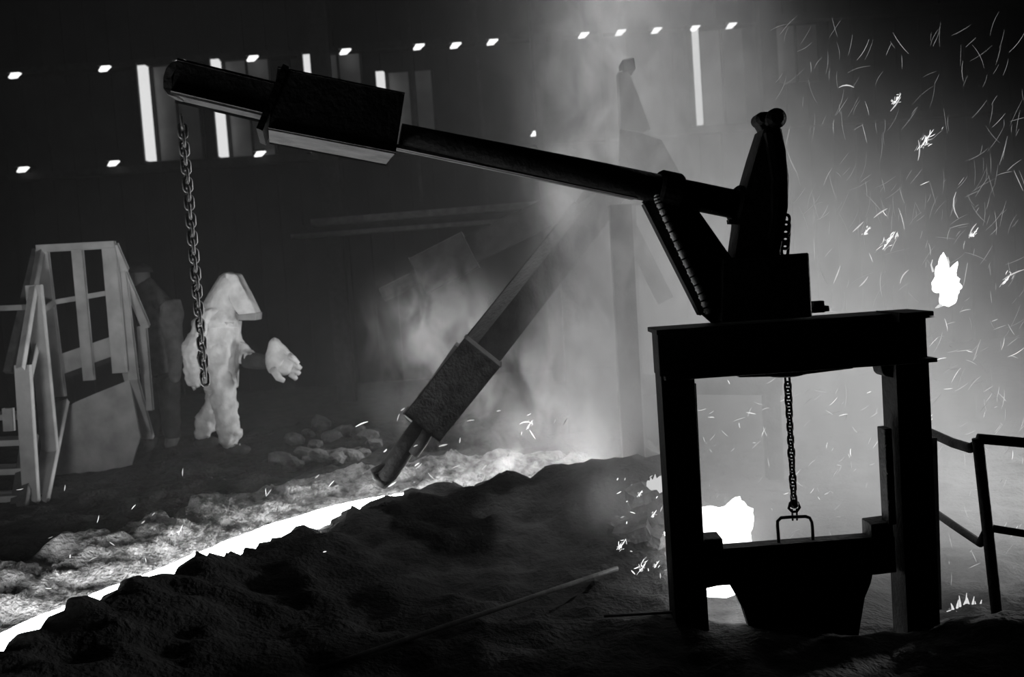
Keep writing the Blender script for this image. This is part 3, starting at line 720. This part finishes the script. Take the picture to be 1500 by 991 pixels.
# ------------------------------------------------------------------ smoke
def smoke(name, lo, hi, blobs, base, label, seed, nscale=.9):
    bm = box(B(), lo, hi)
    m = bpy.data.materials.new(name); m.use_nodes = True; nt = m.node_tree; nt.nodes.clear(); N = nt.nodes.new; Lk = nt.links.new
    def mth(op, a, b=None, clamp=False):
        q = N('ShaderNodeMath'); q.operation = op; q.use_clamp = clamp
        for i, x in enumerate((a, b)):
            if x is None: continue
            if isinstance(x, (int, float)): q.inputs[i].default_value = x
            else: Lk(x, q.inputs[i])
        return q.outputs[0]
    tc = N('ShaderNodeTexCoord').outputs['Object']
    mp = N('ShaderNodeMapping'); mp.inputs['Rotation'].default_value = (0, -.6, 0); mp.inputs['Scale'].default_value = (1.25, .9, .7); mp.inputs['Location'].default_value = (seed, seed * .7, 0); Lk(tc, mp.inputs['Vector'])
    no = N('ShaderNodeTexNoise'); no.inputs['Scale'].default_value = nscale; no.inputs['Detail'].default_value = 3.; no.inputs['Distortion'].default_value = 1.3; Lk(mp.outputs[0], no.inputs['Vector'])
    soft = N('ShaderNodeMapRange'); soft.interpolation_type = 'SMOOTHSTEP'; soft.inputs['From Min'].default_value = .44; soft.inputs['From Max'].default_value = .58; Lk(no.outputs[0], soft.inputs['Value'])
    tot = None
    for (px, py, Y, rx, rz, ry, amp, wisp) in blobs:
        c = at(px, py, Y); s = Y / F_PX
        v = N('ShaderNodeVectorMath'); v.operation = 'SUBTRACT'; Lk(tc, v.inputs[0]); v.inputs[1].default_value = c
        v2 = N('ShaderNodeVectorMath'); v2.operation = 'DIVIDE'; Lk(v.outputs[0], v2.inputs[0]); v2.inputs[1].default_value = (rx * s, ry, rz * s)
        dt = N('ShaderNodeVectorMath'); dt.operation = 'DOT_PRODUCT'; Lk(v2.outputs[0], dt.inputs[0]); Lk(v2.outputs[0], dt.inputs[1])
        g_ = mth('EXPONENT', mth('MULTIPLY', dt.outputs['Value'], -1.))
        k = mth('ADD', mth('MULTIPLY', soft.outputs[0], wisp), 1 - wisp)
        g_ = mth('MULTIPLY', mth('MULTIPLY', g_, k), amp)
        tot = g_ if tot is None else mth('ADD', tot, g_)
    tot = mth('ADD', tot, base)
    pv = N('ShaderNodeVolumeScatter'); pv.inputs['Color'].default_value = (.9, .9, .9, 1); pv.inputs['Anisotropy'].default_value = .1
    Lk(tot, pv.inputs['Density'])
    o = N('ShaderNodeOutputMaterial'); Lk(pv.outputs[0], o.inputs['Volume'])
    return tag(link(name, bm, m), label, 'smoke', kind='stuff')
smoke('smoke', (-4, 5.12, -.5), (6.5, 12.5, 6.5), [
    # px, py, Y, rx px, rz px, ry m, amplitude, wispiness
    (835, 295, 7.4, 34, 62, .35, 1.6, .5),
    (880, 200, 7.9, 75, 120, .45, .9, .95),
    (905, 20, 8.3, 60, 130, .8, .5, .7),
    (1020, 100, 8.4, 170, 220, 1.2, .27, .5),
    (985, 420, 7.4, 105, 150, .7, .75, .45),
    (858, 555, 7.35, 52, 130, .3, 3.6, .6),
    (850, 640, 7.6, 60, 50, .35, .5, .5),
    (940, 590, 7.3, 45, 90, .5, .8, .3),
    (645, 475, 7.9, 70, 50, .3, 2.0, .95),
    (700, 560, 7.8, 100, 60, .3, 1.2, .97),
    (770, 620, 7.6, 50, 80, .3, 1.1, .95),
    (715, 690, 7.6, 55, 25, .2, .7, .6),
    (1180, 350, 7.8, 190, 260, 1.4, .26, .3),
    (1160, 620, 7.2, 200, 180, 1.2, .48, .3),
    (1430, 720, 7.2, 150, 180, 1.2, .30, .3),
    (1190, 760, 6.3, 200, 80, .6, .9, .2),
    (1430, 850, 6.4, 130, 90, .8, .9, .2),
    (935, 300, 7.0, 75, 170, .4, .8, .5),
    (890, 735, 6.4, 50, 45, .35, 1.3, .6),
    ], .008, 'pale smoke and glowing haze billowing behind the near hoist', 3.3, 2.7)
